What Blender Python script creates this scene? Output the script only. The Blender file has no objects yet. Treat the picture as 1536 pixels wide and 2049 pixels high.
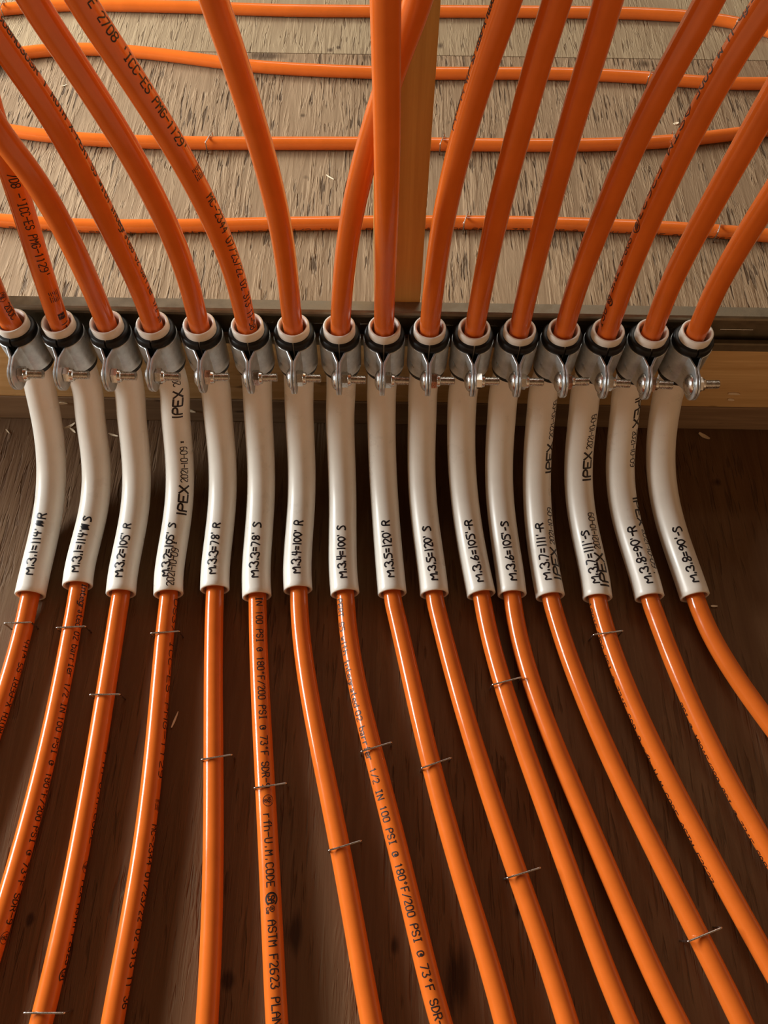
import bpy, bmesh, math, random
import numpy as np
from mathutils import Vector, Matrix

C = bpy.context.scene.collection
SC = bpy.context.scene
random.seed(7)

# ------------------------------------------------------------------ camera
F = 1540.0                      # focal length in pixels of the 1536x2049 frame
H = 0.655                       # eye height above the subfloor (m)
PITCH = math.radians(62.0)      # below the horizon
ROLL = math.radians(0.9)
CAM = np.array([0.0, 0.0, H])
FW = np.array([0, math.cos(PITCH), -math.sin(PITCH)])
UP0 = np.array([0, math.sin(PITCH), math.cos(PITCH)])
RT0 = np.array([1.0, 0, 0])
RT = RT0 * math.cos(ROLL) + UP0 * math.sin(ROLL)
UP = UP0 * math.cos(ROLL) - RT0 * math.sin(ROLL)
cam_d = bpy.data.cameras.new('camera')
cam = bpy.data.objects.new('camera', cam_d); C.objects.link(cam)
M = Matrix(((RT[0], UP[0], -FW[0], 0), (RT[1], UP[1], -FW[1], 0), (RT[2], UP[2], -FW[2], H), (0, 0, 0, 1)))
cam.matrix_world = M
cam_d.sensor_fit = 'HORIZONTAL'; cam_d.sensor_width = 36.0
cam_d.lens = 36.0 * F / 1536.0
cam_d.clip_start = 0.01; cam_d.clip_end = 50
SC.camera = cam

# ------------------------------------------------------------------ light
W = bpy.data.worlds.new('ambient_fill'); SC.world = W; W.use_nodes = True
bg = W.node_tree.nodes['Background']
# added ambient fill, shaped warm at the horizon, dim overhead to darken floor gaps
_t = W.node_tree; _g = _t.nodes.new('ShaderNodeTexCoord'); _x = _t.nodes.new('ShaderNodeSeparateXYZ'); _r = _t.nodes.new('ShaderNodeValToRGB')
_t.links.new(_g.outputs['Generated'], _x.inputs[0]); _t.links.new(_x.outputs['Z'], _r.inputs['Fac']); _t.links.new(_r.outputs['Color'], bg.inputs[0])
_e = _r.color_ramp.elements
_e[0].position = 0.0; _e[0].color = (0.68, 0.42, 0.235, 1)
_e[1].position = 1.0; _e[1].color = (0.035, 0.016, 0.007, 1)
_m = _e.new(0.45); _m.color = (0.27, 0.15, 0.076, 1)
bg.inputs[1].default_value = 1.0

def area(name, loc, target, sx, sy, power, col):
    l = bpy.data.lights.new(name, 'AREA'); l.shape = 'RECTANGLE'; l.size = sx; l.size_y = sy
    l.energy = power; l.color = col
    o = bpy.data.objects.new(name, l); C.objects.link(o); o.location = loc
    o.rotation_euler = (Vector(target) - Vector(loc)).to_track_quat('-Z', 'Y').to_euler()
    return o
area('window_light_left', (-1.9, 1.05, 0.70), (0, 0.55, 0.0), 2.0, 0.5, 125, (0.94, 0.98, 0.97))
area('window_light_far', (0.3, 2.9, 2.6), (0, 0.8, 0.0), 2.2, 1.0, 30, (1.0, 0.92, 0.80))

vs = SC.view_settings
SC.display_settings.display_device = 'sRGB'
vs.view_transform = 'Standard'; vs.look = 'None'; vs.gamma = 1.0; vs.use_curve_mapping = False
vs.exposure = 0.0

# ------------------------------------------------------------------ helpers
def proj(p):
    d = np.asarray(p, float) - CAM
    w = d @ FW
    return 768 + F * (d @ RT) / w, 1024.5 - F * (d @ UP) / w

def ray(u, v):
    return FW + (u - 768) / F * RT - (v - 1024.5) / F * UP

def at_z(u, v, z):
    d = ray(u, v); s = (z - H) / d[2]; return CAM + s * d

def at_y(u, v, y):
    d = ray(u, v); s = y / d[1]; return CAM + s * d

def x_on(y, z, ufun):
    """x of the point (x, y, z) that shows on the traced line u = ufun(v)."""
    x = 0.0
    for _ in range(14):
        u, v = proj((x, y, z))
        w = (np.array([x, y, z]) - CAM) @ FW
        x += (float(ufun(v)) - u) * w / F * 0.95
    return x

class Line:
    """Smooth u(v) through traced pixels, straight beyond its ends."""
    def __init__(s, pts, deg=4):
        pts = sorted(pts); v = np.array([p[0] for p in pts], float); u = np.array([p[1] for p in pts], float)
        s.a, s.b = v[0], v[-1]
        deg = max(1, min(deg, len(pts) - 2))
        s.m, s.k = (s.a + s.b) / 2, (s.b - s.a) / 2
        s.c = np.polyfit((v - s.m) / s.k, u, deg); s.d = np.polyder(s.c)
    def __call__(s, v):
        q = min(max(v, s.a), s.b)
        return np.polyval(s.c, (q - s.m) / s.k) + (v - q) / s.k * np.polyval(s.d, (q - s.m) / s.k)

def pchip(xs, ys, x):
    xs = np.asarray(xs, float); ys = np.asarray(ys, float); x = np.asarray(x, float)
    h = np.diff(xs); d = np.diff(ys) / h; m = np.zeros(len(xs)); m[0], m[-1] = d[0], d[-1]
    for i in range(1, len(xs) - 1):
        m[i] = 0 if d[i-1] * d[i] <= 0 else (h[i-1] + h[i]) * 3 / ((2*h[i] + h[i-1]) / d[i-1] + (h[i] + 2*h[i-1]) / d[i])
    i = np.clip(np.searchsorted(xs, x) - 1, 0, len(h) - 1); t = (x - xs[i]) / h[i]
    return ((2*t**3 - 3*t**2 + 1) * ys[i] + (t**3 - 2*t**2 + t) * h[i] * m[i] + (-2*t**3 + 3*t**2) * ys[i+1] + (t**3 - t**2) * h[i] * m[i+1])

class Path:
    """A 3-D centre line resampled evenly; knows its frames towards the viewer for lettering."""
    def __init__(s, pts, step=0.004, smooth=0):
        P = np.asarray(pts, float)
        d = np.r_[0, np.cumsum(np.linalg.norm(np.diff(P, axis=0), axis=1))]
        n = max(4, int(d[-1] / step))
        q = np.linspace(0, d[-1], n + 1)
        P = np.stack([np.interp(q, d, P[:, k]) for k in range(3)], 1)
        for _ in range(smooth):
            P[1:-1] = (P[:-2] + 2 * P[1:-1] + P[2:]) / 4
        s.P = P
        s.s = np.r_[0, np.cumsum(np.linalg.norm(np.diff(P, axis=0), axis=1))]
        T = np.gradient(P, axis=0); s.T = T / np.linalg.norm(T, axis=1)[:, None]
        s.v = np.array([proj(p)[1] for p in P])
    def at(s, q):
        p = np.array([np.interp(q, s.s, s.P[:, k]) for k in range(3)])
        t = np.array([np.interp(q, s.s, s.T[:, k]) for k in range(3)]); t /= np.linalg.norm(t)
        return p, t
    def s_of_v(s, v, lo=None, hi=None):
        i = np.argsort(s.v); return float(np.interp(v, s.v[i], s.s[i]))
    def surf(s, q, e, r, horiz=False):
        p, t = s.at(q)
        V = CAM - p; V -= t * (V @ t); V /= np.linalg.norm(V)
        B = np.cross(t, V)
        if (B @ (UP if horiz else RT)) < 0: B = -B
        th = e
        return p + r * (V * math.cos(th) + B * math.sin(th))

def mesh(name, verts, faces, mat, smooth=True):
    me = bpy.data.meshes.new(name); me.from_pydata([tuple(v) for v in verts], [], faces); me.update()
    me.materials.append(mat)
    if smooth: me.polygons.foreach_set('use_smooth', [True] * len(me.polygons))
    return me

def link(name, me, parent=None):
    o = bpy.data.objects.new(name, me); C.objects.link(o)
    if parent: o.parent = parent
    return o

def tag(o, label, cat, group=None, kind=None):
    o['label'] = label
    if cat: o['category'] = cat
    if group: o['group'] = group
    if kind: o['kind'] = kind
    return o

def rings(P, T, r):
    n = len(P); out = []
    N = np.cross(T[0], [0.3, 0.5, 0.8]); N /= np.linalg.norm(N)
    for i in range(n):
        N = N - T[i] * (N @ T[i]); N /= np.linalg.norm(N); B = np.cross(T[i], N)
        out.append((N.copy(), B))
    return out

def sweep(P, T, r, seg=24, cap=True):
    fr = rings(P, T, r); V = []; Fc = []
    for (N, B), p in zip(fr, P):
        for k in range(seg):
            a = 2 * math.pi * k / seg; V.append(p + r * (N * math.cos(a) + B * math.sin(a)))
    for i in range(len(P) - 1):
        for k in range(seg):
            k2 = (k + 1) % seg; Fc.append((i*seg + k, i*seg + k2, (i+1)*seg + k2, (i+1)*seg + k))
    if cap:
        Fc.append(tuple(reversed(range(seg)))); Fc.append(tuple((len(P)-1)*seg + k for k in range(seg)))
    return V, Fc

def pipe(P, T, ro, ri, seg=40, ch=0.0006):
    """hollow pipe with slightly rounded ends"""
    fr = rings(P, T, ro); V = []; Fc = []; rows = []
    def ring(i, r, off=0.0):
        N, B = fr[i]; b = len(V)
        for k in range(seg):
            a = 2 * math.pi * k / seg; V.append(P[i] + T[i] * off + r * (N * math.cos(a) + B * math.sin(a)))
        rows.append(b)
    n = len(P)
    ring(0, ri + ch); ring(0, ro - ch)
    ring(0, ro, ch)
    for i in range(1, n - 1): ring(i, ro)
    ring(n-1, ro, -ch); ring(n-1, ro - ch); ring(n-1, ri + ch); ring(n-1, ri, -ch)
    for i in range(n - 2, 0, -1): ring(i, ri)
    ring(0, ri, ch)
    m = len(rows)
    for j in range(m):
        a, b = rows[j], rows[(j+1) % m]
        for k in range(seg):
            k2 = (k+1) % seg; Fc.append((a+k, a+k2, b+k2, b+k))
    return V, Fc

def box(x0, x1, y0, y1, z0, z1, bev=0.0):
    bm = bmesh.new(); bmesh.ops.create_cube(bm, size=1)
    for v in bm.verts:
        v.co = Vector((x0 if v.co.x < 0 else x1, y0 if v.co.y < 0 else y1, z0 if v.co.z < 0 else z1))
    if bev:
        bmesh.ops.bevel(bm, geom=list(bm.edges), offset=bev, segments=2, profile=0.5, affect='EDGES')
    return bm

def bm_obj(name, bm, mat, parent=None, smooth=False):
    me = bpy.data.meshes.new(name); bm.normal_update(); bm.to_mesh(me); bm.free(); me.materials.append(mat)
    if smooth: me.polygons.foreach_set('use_smooth', [True] * len(me.polygons))
    return link(name, me, parent)

# ------------------------------------------------------------------ materials
def mat(name, base, rough=0.5, metal=0.0, **kw):
    m = bpy.data.materials.new(name); m.use_nodes = True
    b = m.node_tree.nodes['Principled BSDF']
    b.inputs['Base Color'].default_value = (*base, 1); b.inputs['Roughness'].default_value = rough; b.inputs['Metallic'].default_value = metal
    for k, v in kw.items(): b.inputs[k].default_value = v
    return m

class NT:
    def __init__(s, m): s.t = m.node_tree; s.b = s.t.nodes['Principled BSDF']
    def n(s, kind, **kw):
        x = s.t.nodes.new(kind)
        for k, v in kw.items(): setattr(x, k, v)
        return x
    def l(s, a, b): s.t.links.new(a, b)
    def coord(s, scale, rot=(0, 0, 0), loc=(0, 0, 0)):
        tc = s.n('ShaderNodeTexCoord'); mp = s.n('ShaderNodeMapping')
        mp.inputs['Scale'].default_value = scale; mp.inputs['Rotation'].default_value = rot; mp.inputs['Location'].default_value = loc
        s.l(tc.outputs['Object'], mp.inputs['Vector']); return mp.outputs['Vector']
    def noise(s, vec, scale=1, detail=4, rough=0.55, dist=0.0):
        x = s.n('ShaderNodeTexNoise'); x.inputs['Scale'].default_value = scale; x.inputs['Detail'].default_value = detail
        x.inputs['Roughness'].default_value = rough; x.inputs['Distortion'].default_value = dist
        s.l(vec, x.inputs['Vector']); return x.outputs['Fac']
    def ramp(s, fac, stops):
        x = s.n('ShaderNodeValToRGB'); e = x.color_ramp.elements
        while len(e) < len(stops): e.new(0.5)
        for el, (p, c) in zip(e, stops): el.position = p; el.color = (*c, 1) if len(c) == 3 else c
        s.l(fac, x.inputs['Fac']); return x.outputs['Color']
    def mix(s, fac, a, b, mode='MIX'):
        x = s.n('ShaderNodeMix', data_type='RGBA', blend_type=mode)
        if isinstance(fac, (int, float)): x.inputs[0].default_value = fac
        else: s.l(fac, x.inputs[0])
        for i, q in ((6, a), (7, b)):
            if isinstance(q, tuple): x.inputs[i].default_value = (*q, 1)
            else: s.l(q, x.inputs[i])
        return x.outputs[2]
    def math(s, op, a, b=0.5):
        x = s.n('ShaderNodeMath', operation=op)
        for i, q in ((0, a), (1, b)):
            if isinstance(q, (int, float)): x.inputs[i].default_value = q
            else: s.l(q, x.inputs[i])
        return x.outputs[0]
    def bump(s, h, strength=0.5, dist=0.001):
        x = s.n('ShaderNodeBump'); x.inputs['Strength'].default_value = strength; x.inputs['Distance'].default_value = dist
        s.l(h, x.inputs['Height']); s.l(x.outputs['Normal'], s.b.inputs['Normal'])

def wood_panel(name, light, mid, dark, crack, crack_amt, bumpk, rough=0.75, seed=0.0, knots=()):
    """weathered plywood face, grain along y, with open checks"""
    m = mat(name, mid, rough); N = NT(m)
    big = N.noise(N.coord((3, 2.2, 1), loc=(seed, seed, 0)), 1, 3, 0.5, 0.6)
    warp = N.noise(N.coord((9, 5, 1), loc=(seed, 0, 0)), 1, 2)
    g1 = N.noise(N.coord((95, 7, 1), loc=(seed, 1, 0)), 1, 5, 0.6, 0.9)
    g2 = N.noise(N.coord((330, 22, 1), loc=(2, seed, 0)), 1, 3, 0.6, 0.5)
    ck = N.noise(N.coord((300, 23, 1), loc=(5, seed, 0)), 1, 2, 0.4, 0.35)
    zone = N.noise(N.coord((11, 7, 1), loc=(seed, 9, 0)), 1, 3, 0.6, 0.6)
    col = N.mix(N.ramp(big, [(0.35, (0, 0, 0)), (0.68, (1, 1, 1))]), mid, light)
    col = N.mix(N.math('MULTIPLY', N.ramp(g1, [(0.36, (1, 1, 1)), (0.60, (0, 0, 0))]), 0.38), col, dark)
    col = N.mix(N.math('MULTIPLY', N.ramp(g2, [(0.35, (1, 1, 1)), (0.6, (0, 0, 0))]), 0.15), col, dark)
    gate = N.ramp(N.math('ADD', zone, N.math('MULTIPLY', N.math('SUBTRACT', g1, 0.5), 0.9)), [(0.44, (0, 0, 0)), (0.57, (1, 1, 1))])
    crk = N.math('MULTIPLY', N.ramp(ck, [(0.355, (1, 1, 1)), (0.425, (0, 0, 0))]), gate)
    col = N.mix(N.math('MULTIPLY', crk, crack_amt), col, crack)
    spot = N.noise(N.coord((34, 24, 1), loc=(seed, 4, 0)), 1, 2, 0.5)
    col = N.mix(N.math('MULTIPLY', N.ramp(spot, [(0.2, (1, 1, 1)), (0.28, (0, 0, 0))]), 0.7), col, crack)
    for (ku, kv, rx, ry) in knots:                 # dark knots, and broader dark patches on the far sheet
        kp = at_z(ku, kv, 0); mp = N.n('ShaderNodeMapping'); tc = N.n('ShaderNodeTexCoord')
        mp.inputs['Location'].default_value = (-kp[0] / rx, -kp[1] / ry, 0); mp.inputs['Scale'].default_value = (1 / rx, 1 / ry, 0)
        N.l(tc.outputs['Object'], mp.inputs['Vector']); ln = N.n('ShaderNodeVectorMath', operation='LENGTH'); N.l(mp.outputs['Vector'], ln.inputs[0])
        d = N.math('ADD', ln.outputs['Value'], N.math('MULTIPLY', N.math('SUBTRACT', g1, 0.5), 2.2))
        col = N.mix(N.math('MULTIPLY', N.ramp(d, [(0.35, (1, 1, 1)), (1.0, (0, 0, 0))]), 0.85), col, crack)
    N.l(col, N.b.inputs['Base Color'])
    hgt = N.math('SUBTRACT', N.math('ADD', N.math('MULTIPLY', g1, 0.40), N.math('MULTIPLY', N.math('MULTIPLY', g2, N.math('ADD', gate, 0.25)), 0.35)), N.math('MULTIPLY', crk, 0.9))
    N.bump(hgt, bumpk, 0.0026)
    return m

def lumber(name, light, dark, axis, seed, rough=0.6, knots=True, dirt=0.25):
    m = mat(name, light, rough); N = NT(m)
    sc = {'x': (5, 90, 90), 'z': (90, 90, 4)}[axis]
    g = N.noise(N.coord(sc, loc=(seed, seed, seed)), 1, 4, 0.6, 0.8)
    sc2 = {'x': (16, 420, 420), 'z': (420, 420, 14)}[axis]
    g2 = N.noise(N.coord(sc2, loc=(seed, 0, seed)), 1, 3, 0.6)
    col = N.mix(N.ramp(g, [(0.38, (0, 0, 0)), (0.66, (1, 1, 1))]), light, dark)
    col = N.mix(N.math('MULTIPLY', N.ramp(g2, [(0.4, (1, 1, 1)), (0.6, (0, 0, 0))]), 0.35), col, dark)
    if knots:
        sp = N.noise(N.coord({'x': (26, 75, 75), 'z': (75, 75, 26)}[axis], loc=(seed, 3, 1)), 1, 2)
        col = N.mix(N.math('MULTIPLY', N.ramp(sp, [(0.24, (1, 1, 1)), (0.31, (0, 0, 0))]), 0.75), col, (dark[0]*.25, dark[1]*.2, dark[2]*.2))
    N.l(col, N.b.inputs['Base Color']); N.bump(N.math('ADD', g, g2), dirt, 0.0008)
    return m

def rubbed(m, amt=0.12, scale=60, rough_lo=0.25, rough_hi=0.5, bump=0.0):
    N = NT(m); f = N.noise(N.coord((scale,) * 3), 1, 4, 0.6)
    mr = N.n('ShaderNodeMapRange'); mr.inputs[3].default_value = rough_lo; mr.inputs[4].default_value = rough_hi
    mr.inputs[1].default_value = 0.3; mr.inputs[2].default_value = 0.7
    N.l(f, mr.inputs[0]); N.l(mr.outputs[0], N.b.inputs['Roughness'])
    c = tuple(N.b.inputs['Base Color'].default_value)[:3]
    N.l(N.mix(N.ramp(f, [(0.3, (0, 0, 0)), (0.7, (1, 1, 1))]), tuple(q * (1 - amt) for q in c), tuple(min(1, q * (1 + amt)) for q in c)), N.b.inputs['Base Color'])
    if bump: N.bump(N.noise(N.coord((900,) * 3), 1, 2), bump, 0.0003)
    return m

M_ORANGE = rubbed(mat('orange_pipe', (0.68, 0.143, 0.018), 0.2), 0.06, 45, 0.13, 0.21)
M_PVC = rubbed(mat('white_pvc', (0.80, 0.755, 0.67), 0.3), 0.04, 40, 0.26, 0.38)
M_ZINC = rubbed(mat('zinc_plate', (0.58, 0.62, 0.63), 0.35, 0.7), 0.22, 130, 0.26, 0.46, 0.15)
M_BOLT = rubbed(mat('bright_zinc_bolt', (0.68, 0.66, 0.62), 0.25, 1.0), 0.15, 200, 0.18, 0.32)
M_RUBBER = rubbed(mat('black_rubber', (0.006, 0.0055, 0.005), 0.4, **{'Specular IOR Level': 0.3}), 0.3, 150, 0.35, 0.55)
M_STRUT = rubbed(mat('dull_galvanised', (0.19, 0.155, 0.10), 0.45, 0.5), 0.2, 90, 0.38, 0.55, 0.25)
M_WIRE = rubbed(mat('staple_wire', (0.55, 0.50, 0.46), 0.3, 1.0), 0.15, 300, 0.2, 0.35)
M_INK = mat('black_print', (0.012, 0.004, 0.003), 0.5)
M_PEN = mat('black_marker_pen', (0.010, 0.009, 0.012), 0.35)
M_CHIP = lumber('pale_shaving', (0.85, 0.72, 0.52), (0.68, 0.52, 0.33), 'x', 2.0, 0.7, False)
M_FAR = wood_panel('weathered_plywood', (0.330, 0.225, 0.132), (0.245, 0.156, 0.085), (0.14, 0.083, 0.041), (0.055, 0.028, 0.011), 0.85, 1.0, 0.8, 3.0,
                   [(605, 231, .006, .006), (540, 112, .03, .012), (760, 115, .03, .01), (1180, 118, .03, .012), (1290, 128, .012, .014), (1440, 135, .02, .012), (5, 135, .03, .03)])  # last spot is a painted shadow at the left edge
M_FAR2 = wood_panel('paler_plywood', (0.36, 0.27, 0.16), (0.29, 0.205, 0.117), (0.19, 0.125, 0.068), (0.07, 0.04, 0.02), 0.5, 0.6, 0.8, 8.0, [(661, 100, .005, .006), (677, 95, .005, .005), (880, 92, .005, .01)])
M_NEAR = wood_panel('shade_darkened_plywood', (0.205, 0.125, 0.064), (0.128, 0.058, 0.021), (0.085, 0.034, 0.011), (0.034, 0.014, 0.006), 0.35, 0.6, 0.75, 5.0,
                    [(585, 1868, .008, .017), (912, 1955, .010, .024), (458, 1962, .008, .008), (1035, 1824, .004, .008), (787, 1893, .004, .008), (1434, 965, .006, .007), (1075, 1385, .006, .01), (60, 1840, .004, .005)])  # same plywood as behind the wall; tube shade painted into its darker brown
for _m in (M_FAR, M_FAR2, M_NEAR): _m.node_tree.nodes['Principled BSDF'].inputs['Specular IOR Level'].default_value = 0.25
M_STUD = lumber('stud_pine', (0.58, 0.39, 0.10), (0.47, 0.29, 0.065), 'z', 1.0, 0.6, False)
M_BOARD = lumber('pine_board', (0.76, 0.53, 0.25), (0.60, 0.37, 0.15), 'x', 4.0)
M_PLATE = lumber('weathered_pine_plate', (0.34, 0.23, 0.135), (0.23, 0.145, 0.08), 'x', 6.0)

# ------------------------------------------------------------------ setting
WALL_Y = 0.450
SEAM = 1.078
def slab(name, x0, x1, y0, y1, m, z0=-0.018, z1=0.0):
    o = bm_obj(name, box(x0, x1, y0, y1, z0, z1), m); o['kind'] = 'structure'; return o
tag(slab('floor', -1.3, 1.3, -0.75, WALL_Y + 0.05, M_NEAR), 'brown plywood subfloor with painted-in tube shade in front of the wall plate', 'floor')
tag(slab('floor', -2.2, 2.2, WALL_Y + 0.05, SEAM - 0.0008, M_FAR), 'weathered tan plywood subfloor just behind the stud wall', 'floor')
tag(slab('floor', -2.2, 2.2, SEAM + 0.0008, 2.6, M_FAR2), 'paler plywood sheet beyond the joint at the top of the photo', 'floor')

def timber(name, dims, m, label, cat, bev=0.0016):
    o = bm_obj(name, box(*dims, bev), m); tag(o, label, cat, kind='structure'); return o
timber('bottom_plate', (-1.2, 1.2, WALL_Y, WALL_Y + 0.089, 0.0, 0.038), M_PLATE, 'brown weathered bottom plate lying on the dark subfloor', 'wall plate')
timber('blocking_board', (-1.2, 1.2, WALL_Y, WALL_Y + 0.038, 0.0385, 0.1275), M_BOARD, 'yellow pine board standing on the bottom plate behind the conduits', 'board')
SX = at_y(840, 609, WALL_Y)[0]
timber('wall_stud', (SX - 0.038, SX, WALL_Y, WALL_Y + 0.089, 0.128, 2.4), M_STUD, 'golden pine stud rising right of the middle tubes', 'stud', 0.0012)
SX2 = at_y(22, 598, WALL_Y + 0.089)[0]
timber('wall_stud', (SX2 - 0.038, SX2, WALL_Y, WALL_Y + 0.089, 0.128, 2.4), M_STUD, 'pine stud at the far left edge behind the first tube', 'stud', 0.0012)

# strut channel: open-front steel channel along x
def strut():
    yf, yb, z0, z1, t = 0.4375, WALL_Y - 0.0003, 0.1355, 0.1775, 0.0022
    out = [(yb, z0), (yf + 0.0015, z0), (yf, z0 + 0.0015), (yf, z0 + 0.0095), (yf + 0.001, z0 + 0.0105), (yf + 0.005, z0 + 0.0105),
           (yf + 0.005, z0 + 0.0105 - t), (yf + t, z0 + 0.0105 - t), (yf + t, z0 + t), (yb - t, z0 + t),
           (yb - t, z1 - t), (yf + t, z1 - t), (yf + t, z1 - 0.0065 + t), (yf + 0.005, z1 - 0.0065 + t), (yf + 0.005, z1 - 0.0065), (yf + 0.001, z1 - 0.0065),
           (yf, z1 - 0.0055), (yf, z1 - 0.0025), (yf + 0.0008, z1 - 0.0008), (yf + 0.0025, z1), (yb, z1)]
    n = len(out); V = []; Fc = []
    for x in (-1.0, 1.0): V += [(x, y, z) for y, z in out]
    for k in range(n): Fc.append((k, (k+1) % n, n + (k+1) % n, n + k))
    Fc.append(tuple(range(n))); Fc.append(tuple(reversed(range(n, 2*n))))
    me = mesh('strut_channel', V, Fc, M_STRUT, False)
    bm = bmesh.new(); bm.from_mesh(me); bmesh.ops.recalc_face_normals(bm, faces=bm.faces); bm.to_mesh(me); bm.free()
    o = link('strut_channel', me)
    # bright bars painting the glint of slot edges along the channel back
    for k in range(-8, 9):
        x = at_y(1468, 660, yb)[0] + k * 0.0508
        b = box(x - 0.0142, x + 0.0142, yb - t - 0.0012, yb - t + 0.0001, 0.1532, 0.1546, 0.0003)
        bm_obj('slot_glint', b, M_BOLT, o)
    return tag(o, 'dull galvanised steel strut channel carrying the row of clamps', 'strut channel')
strut()

# ------------------------------------------------------------------ traced lines (v, u) of the sixteen runs, left to right
MARK = ["M.3.1=114' R", "M.3.1=114' S", "M.3.2=105' R", "M.3.2=105' S", "M.3.3=78' R", "M.3.3=78' S", "M.3.4=100' R", "M.3.4=100' S",
        "M.3.5=120' R", "M.3.5=120' S", "M.3.6=105'-R", "M.3.6=105'-S", "M.3.7=111'-R", "M.3.7=111'-S", "M.3.8=90'-R", "M.3.8=90'-S"]
RIM = [24, 116, 212, 304.5, 398, 494, 586, 678, 769, 860, 949.5, 1041, 1130, 1219, 1308, 1398]
RIMV = [646, 646, 647, 648, 649, 649, 650, 650, 651, 652, 653, 654, 655, 656, 657, 658]
CON = {1: [(793, 84), (893, 101), (1030, 95), (1100, 82.5), (1170, 63)], 2: [(793, 177.5), (893, 189), (1030, 185), (1100, 169), (1155, 155)],
       3: [(793, 261), (893, 270), (1030, 268), (1100, 256), (1170, 242)], 4: [(793, 350), (893, 357), (1030, 355), (1100, 346), (1170, 335)],
       5: [(793, 433), (893, 442.5), (1030, 442.5), (1100, 435), (1167, 429)], 6: [(793, 515), (893, 520.5), (1030, 519.5), (1100, 516), (1170, 511)],
       7: [(793, 598), (893, 602), (1030, 600.7), (1100, 597), (1170, 593)], 8: [(793, 681.7), (893, 682), (1030, 685), (1100, 686), (1170, 686.7)],
       9: [(793, 763), (893, 764), (1030, 770.7), (1100, 777), (1170, 782)], 10: [(793, 845), (893, 843), (1030, 848.7), (1100, 857.5), (1170, 867)],
       11: [(793, 925), (893, 922.5), (1030, 933), (1100, 944.5), (1170, 958)], 12: [(793, 1006), (893, 999), (1030, 1003), (1100, 1012), (1170, 1022.7)],
       13: [(793, 1085.7), (893, 1076), (1030, 1076), (1100, 1083.5), (1170, 1096)], 14: [(793, 1170), (893, 1159), (1030, 1164), (1100, 1176.5), (1170, 1193)],
       15: [(793, 1253), (893, 1242), (1030, 1250.7), (1100, 1270), (1170, 1293)], 16: [(793, 1335), (893, 1321.5), (1030, 1336), (1100, 1357), (1170, 1382)]}
CEND = [1192, 1173, 1189, 1190, 1181, 1195, 1182, 1189, 1189, 1190, 1191, 1191, 1195, 1198, 1197, 1195]
LOW = {1: [(1190, 61), (1230, 52), (1350, 22), (1430, -5), (1600, -64), (1840, -150), (2049, -222)], 2: [(1190, 156), (1230, 147.5), (1350, 126.7), (1500, 95), (1670, 51.7), (1840, 3), (2049, -60)],
       3: [(1190, 242.5), (1230, 234.7), (1350, 217), (1500, 193.7), (1670, 162.5), (1840, 130.7), (2049, 81.7)],
       4: [(1190, 338), (1230, 334), (1350, 321.7), (1500, 309.7), (1670, 289), (1840, 262.5), (2049, 224.5)],
       5: [(1190, 430), (1230, 428), (1350, 427), (1500, 427), (1670, 426.7), (1840, 423.8), (2049, 413.7)],
       6: [(1193, 514.7), (1230, 516.5), (1350, 519), (1500, 526), (1670, 536), (1840, 543.3), (2049, 554)],
       7: [(1190, 597.5), (1230, 600), (1350, 613), (1500, 639), (1670, 675.7), (1840, 706), (2049, 744)],
       8: [(1193, 690.8), (1230, 694.5), (1350, 710.8), (1500, 744.5), (1670, 789.5), (1840, 829), (2049, 883)],
       9: [(1193, 785), (1230, 791), (1350, 820.8), (1500, 855.3), (1670, 899.5), (1840, 951), (2049, 1011)],
       10: [(1193, 868.7), (1230, 876), (1350, 908.7), (1500, 951), (1670, 1008), (1840, 1067), (2049, 1136)],
       11: [(1193, 963), (1230, 971.5), (1350, 998.7), (1500, 1050.7), (1670, 1110), (1840, 1173), (2049, 1255)],
       12: [(1193, 1024), (1230, 1030), (1350, 1059), (1500, 1113), (1670, 1186.5), (1840, 1258.5), (2049, 1356.5)],
       13: [(1193, 1100.7), (1230, 1110), (1350, 1152), (1500, 1212), (1670, 1295.7), (1840, 1380), (2049, 1485)],
       14: [(1196, 1194.5), (1230, 1202.5), (1350, 1243), (1500, 1310), (1670, 1395.7), (1840, 1489), (2049, 1608)],
       15: [(1196, 1299), (1230, 1311), (1350, 1355.7), (1500, 1429), (1670, 1515.7), (1840, 1622), (2049, 1750)],
       16: [(1196, 1390), (1230, 1405.7), (1350, 1470), (1387, 1493), (1413, 1512), (1600, 1655), (1840, 1815), (2049, 1955)]}
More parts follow.
